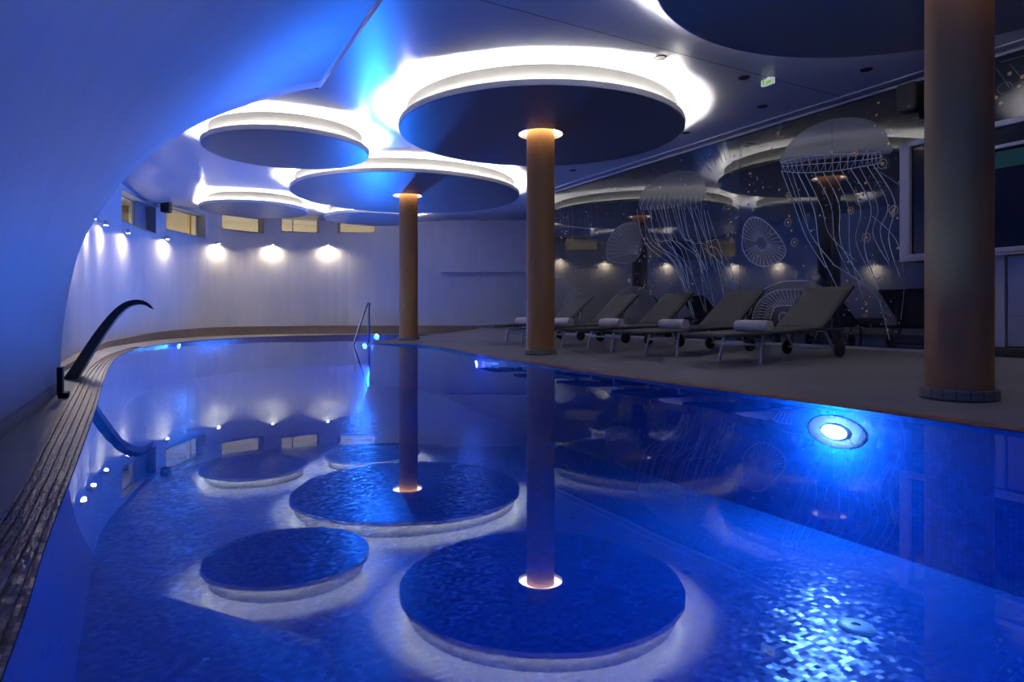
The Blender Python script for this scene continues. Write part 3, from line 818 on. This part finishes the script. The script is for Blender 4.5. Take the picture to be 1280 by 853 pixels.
# door panels under the screen
zf = deck_z(WS)
tj0 = st(*wp(1247, 400, WS-.05)[:2])[1]; tj1 = st(*wp(1256.5, 400, WS-.05)[:2])[1]; td = st(*wp(1260, 400, WS-.05)[:2])[1]
struct(MB().box(P(WS-.03, (tj0+.45+tj1)/2, (zf+.10+zb_)/2), (.06, tj0+.45-tj1, zb_-zf-.1), m4), 'trim_6', M_['whiteframe'], bevel=.004)
dd = struct(MB().box(P(WS-.03, td-.55, (zf+.10+zb_)/2), (.06, 1.10, zb_-zf-.12), m4), 'door_1', M_['doorsteel'], bevel=.006)
MB().box(P(WS-.066, td-.55, zb_-.62), (.006, 1.09, .008), m4).build('door_groove', M_['winframe'], dd)
MB().box(P(WS-.10, td-.75, zf+.95), (.02, .03, .20), m4).build('door_handle', M_['steel'], dd)
struct(MB().box(P(WS-.04, td-.3, zf+.05), (.08, 1.9, .10), m4), 'trim_7', M_['black'])

# ------------------------------------------------------------------ mural drawings (flat paint on the panel)
SM = WS - .0035
class Ink(MB):
    lift = 0
    def line(self, pts, w=.010):
        pts = [wp(a, b, SM) for a, b in pts]
        q3 = smooth_path(pts, 5) if len(pts) > 2 else pts
        self.strip(q3, w)
    def strip(self, q3, w):
        nrm = P(-1, 0); w = w*.72
        for i in range(len(q3)-1):
            a, b = q3[i], q3[i+1]; d = (b-a)
            if d.length < 1e-5: continue
            sd = d.normalized().cross(nrm)*w/2
            self.quad([a-sd, b-sd, b+sd, a+sd])
    def ring(self, px, py, r, w=.010, sx=1.0, n=20):
        c = wp(px, py, SM)
        self.strip([c + P(0, r*sx*math.cos(2*PI*k/n)) + Vector((0, 0, r*math.sin(2*PI*k/n))) for k in range(n+1)], w)
    def dot(self, px, py, r, n=8):
        c = wp(px, py, SM-.0006)
        self.quad([c + P(0, r*math.cos(2*PI*k/n)) + Vector((0, 0, r*math.sin(2*PI*k/n))) for k in range(n)])
    def area(self, pts, lift=0.0):
        q3 = smooth_path([wp(a, b, SM+lift) for a, b in pts], 4, closed=True)
        return self.quad([tuple(p) for p in q3])
def rnd(a, b): return random.uniform(a, b)
Ink().area([(976, 205), (985, 182), (1005, 163), (1035, 150), (1070, 147), (1100, 156), (1112, 178), (1112, 192), (1060, 196), (1020, 200)], .001).build('jellyfish_wash', M_['dome'], mural)
Ink().area([(800, 262), (806, 235), (830, 218), (862, 213), (880, 225), (880, 250), (850, 258)], .001).build('jellyfish_wash', M_['wash'], mural)
Ink().area([(928, 298), (932, 276), (945, 270), (962, 282), (980, 306), (978, 322), (962, 332), (942, 328)], .0012).build('jellyfish_wash', M_['wash'], mural)
Ink().area([(940, 395), (950, 372), (975, 354), (1005, 350), (1030, 360), (1030, 378), (1000, 392), (975, 405)], .0012).build('jellyfish_wash', M_['wash'], mural)
Ink().area([(756, 395), (765, 372), (790, 358), (812, 365), (822, 388), (810, 402), (780, 404)], .0012).build('jellyfish_wash', M_['wash'], mural)
Ink().area([(694, 350), (712, 352), (725, 372), (728, 392), (705, 400), (694, 396)], .0012).build('jellyfish_wash', M_['wash'], mural)
Ink().area([(758, 325), (760, 300), (775, 282), (795, 278), (803, 300), (798, 322), (780, 330)], .0012).build('jellyfish_wash', M_['wash'], mural)
# the large jellyfish: lattice skirt and trailing tentacles
j1 = Ink()
top_ = [(976, 203), (1000, 197), (1040, 193), (1080, 192), (1100, 190)]; bot_ = [(977, 214), (1000, 216), (1040, 214), (1080, 208), (1106, 203)]
for k in (0, .5, 1): j1.line([(a[0]*(1-k)+b[0]*k, a[1]*(1-k)+b[1]*k) for a, b in zip(top_, bot_)], .012)
def lerp_line(L, u_):
    u_ = max(0, min(.9999, u_))*(len(L)-1); i = int(u_); k = u_-i; return (L[i][0]*(1-k)+L[i+1][0]*k, L[i][1]*(1-k)+L[i+1][1]*k)
for k in range(17):
    j1.line([lerp_line(top_, k/16), lerp_line(bot_, (k+.9)/17.5)], .010); j1.line([lerp_line(top_, (k+1)/17), lerp_line(bot_, k/17)], .007)
for k in range(13):
    a = lerp_line(bot_, k/14); e = (1035+7*k+rnd(-8, 8), 330+rnd(-6, 66))
    m1 = (a[0]+12+rnd(-3, 6)+k, a[1]+45+rnd(-6, 6)); m2 = (a[0]*.45+e[0]*.55+rnd(-6, 6), (a[1]+e[1])/2+22)
    j1.line([a, m1, m2, e], .011 if k % 3 else .016)
j1.line([(1040, 330), (1075, 352), (1098, 375), (1108, 410), (1112, 425)], .014); j1.line([(1090, 270), (1120, 300), (1130, 350), (1126, 400)], .008)
j1.line([(1100, 215), (1130, 240), (1150, 300)], .006)
j1.build('large_jellyfish_drawing', M_['ink'], mural)
j2 = Ink()
for k in range(22):
    a = (796+4.2*k, 262-6*math.sin(k/21*PI)+rnd(-3, 3)); e = (856+2.5*k+rnd(-14, 16), rnd(330, 402))
    j2.line([a, (a[0]+10+rnd(-4, 6), a[1]+42), (a[0]*.3+e[0]*.7+rnd(-4, 4), a[1]*.42+e[1]*.58), e], .009 if k % 4 else .014)
j2.line([(880, 310), (896, 325), (905, 345), (910, 357)], .010); j2.line([(884, 315), (905, 332), (915, 350), (925, 355)], .009)
for k in range(12): j2.line([(800+7*k, 262), (806+6.4*k, 247-5*math.sin(k/11*PI))], .007)
j2.build('tall_jellyfish_drawing', M_['ink'], mural)
j3 = Ink()
hub_ = (946, 308)
rim3 = [(928, 297), (930, 283), (938, 273), (949, 273), (960, 280), (972, 293), (981, 308), (981, 319), (972, 328), (958, 333), (945, 331), (934, 322), (928, 310)]
j3.line(rim3 + [rim3[0]], .016)
for k in range(30):
    r0 = lerp_line(rim3, k/30); j3.line([(hub_[0]*.75+r0[0]*.25 + 4, hub_[1]*.75+r0[1]*.25-3), r0], .009)
j3.build('fan_jellyfish_drawing', M_['ink'], mural)
j4 = Ink()
rim4 = [(759, 324), (759, 305), (766, 290), (778, 281), (793, 279), (803, 284)]
j4.line(rim4, .012); j4.line([(803, 284), (806, 300), (795, 325), (775, 329), (759, 324)], .010)
for k in range(16): r0 = lerp_line(rim4, k/15); j4.line([(797, 318), ((797+r0[0])/2, (318+r0[1])/2-2), r0], .008)
j8 = Ink(); j9 = Ink()
for k in range(10): j8.line([(700+5*k, 255+rnd(-3, 3)), (702+5*k+rnd(-3, 3), 280+rnd(-8, 20))], .006)
for k in range(8): j9.line([(800+3*k, 285), (812+4*k+rnd(-3, 3), 310+rnd(0, 50))], .006)
j4.build('faint_fan_jellyfish_drawing', M_['inkfaint'], mural); j8.build('thin_tentacle_drawing', M_['inkfaint'], mural); j9.build('thin_tentacle_drawing', M_['inkfaint'], mural)
j5 = Ink()
oa = [(940, 398), (948, 378), (968, 364), (995, 362), (1018, 366)]; ob = [(963, 399), (968, 385), (980, 382), (995, 383), (1012, 386)]
j5.line(oa, .016); j5.line(ob, .022); j5.line([(936, 395), (948, 368), (975, 353), (1010, 351)], .010)
for k in range(20): j5.line([lerp_line(oa, k/19), lerp_line(ob, min(1, (k+1.2)/20))], .010); j5.line([lerp_line(oa, (k+.8)/20), lerp_line(ob, k/20)], .008)
j10 = Ink(); j10.ring(979, 397, .07, .02); j10.build('dome_centre_drawing', M_['ink'], mural)
j5.build('dome_jellyfish_drawing', M_['ink'], mural)
j6 = Ink()
for c in ((790, 382, .22), (712, 382, .24)):
    j7 = Ink()
    for k in range(3): j7.ring(c[0], c[1], c[2]*(1-.3*k), .010, .8)
    j7.build('pale_dome_drawing', M_['inkfaint'], mural)
for a in ((1245, 85, 1262, 110), (1262, 80, 1275, 95), (1250, 78, 1280, 70)): j6.line([a[:2], a[2:]], .01)
j6.ring(1256, 110, .055, .012, 1.2)
j6.line([(925, 115), (938, 150), (925, 170)], .007); j6.line([(870, 190), (890, 215)], .007); j6.line([(930, 180), (955, 184)], .007)
for k in range(8): j6.line([(862+7*k, 185-5*k), (875+7*k+rnd(-4, 4), 215-3*k)], .007)
j6.build('background_line_drawing', M_['inkfaint'], mural)
am = Ink(); wd = Ink()
for px_, py_, r in ((1103, 205, .055), (1068, 191, .04), (1063, 263, .035), (1117, 263, .05), (985, 278, .05), (993, 303, .05), (985, 244, .035), (993, 344, .04), (1020, 346, .04), (1083, 297, .05), (972, 168, .03), (900, 345, .02), (786, 351, .03), (914, 300, .03)):
    am.ring(px_, py_, r, .012); am.dot(px_, py_, r*.45); wd.ring(px_+1, py_, r*1.4, .006)
for px_, py_, r in ((716, 300, .04), (735, 270, .035), (745, 335, .05), (720, 335, .03), (822, 300, .03), (905, 260, .03), (918, 205, .05), (940, 150, .05), (975, 160, .05), (890, 285, .04), (868, 312, .04), (900, 232, .03), (1030, 240, .03), (1010, 270, .035), (1090, 330, .05), (1120, 330, .04), (1130, 285, .05), (1075, 250, .06), (1100, 235, .07), (870, 352, .03), (960, 345, .03), (935, 340, .03)):
    wd.ring(px_, py_, r, .009); wd.ring(px_, py_, r*.5, .007); wd.dot(px_, py_, r*.25)
for k in range(240):
    px_, py_ = rnd(700, 1125), 0
    lo_ = 237 - .312*(px_-695); py_ = rnd(lo_+12, 425)
    (am if rnd(0, 1) < .5 else wd).dot(px_, py_, rnd(.007, .018))
for c in ((808, 330, 12, 45, 40), (915, 280, 8, 26, 34), (1085, 205, 26, 22, 18), (1060, 240, 30, 22, 14), (870, 350, 26, 30, 24), (945, 228, 10, 12, 12), (1096, 395, 26, 20, 20), (700, 290, 10, 20, 16)):
    for k in range(c[4]): (am if rnd(0, 1) < .6 else wd).dot(c[0]+rnd(-c[2], c[2]), c[1]+rnd(-c[3], c[3]), rnd(.006, .016))
for px_, py_ in ((1262, 92), (1278, 96), (1274, 108), (1251, 129), (1245, 122)): am.dot(px_, py_, .02)
am.build('amber_plankton_drawing', M_['amber'], mural, kind='stuff'); wd.build('pale_plankton_drawing', M_['inkfaint'], mural, kind='stuff')
for px_ in (925, 1040):
    a = wp(px_, 200, WS-.003); s_, t_ = st(a.x, a.y)
    MB().box(P(WS-.003, t_, ZC/2), (.002, .005, ZC-.5), m4).build('panel_joint', M_['groove'], mural)

# ------------------------------------------------------------------ world, camera, colour
wd_ = bpy.data.worlds.new('World'); SC.world = wd_; wd_.use_nodes = True
wd_.node_tree.nodes['Background'].inputs[0].default_value = (.01, .012, .02, 1)
wd_.node_tree.nodes['Background'].inputs[1].default_value = .3
cd = bpy.data.cameras.new('Camera'); co = bpy.data.objects.new('Camera', cd); COL.objects.link(co)
co.location = (0, 0, EYE); co.rotation_euler = (PI/2, 0, 0)
cd.sensor_width = 36; cd.lens = F/1280*36; cd.shift_y = -(426.5-H0)/1280; cd.clip_start = .02
SC.camera = co
vs = SC.view_settings
SC.display_settings.display_device = 'sRGB'
vs.view_transform = 'Standard'; vs.look = 'None'; vs.gamma = 1; vs.use_curve_mapping = False
vs.exposure = 0.45
SC.cycles.max_bounces = 10; SC.cycles.diffuse_bounces = 5; SC.cycles.glossy_bounces = 6; SC.cycles.transparent_max_bounces = 12
SC.cycles.sample_clamp_indirect = 6
SC.cycles.use_denoising = True
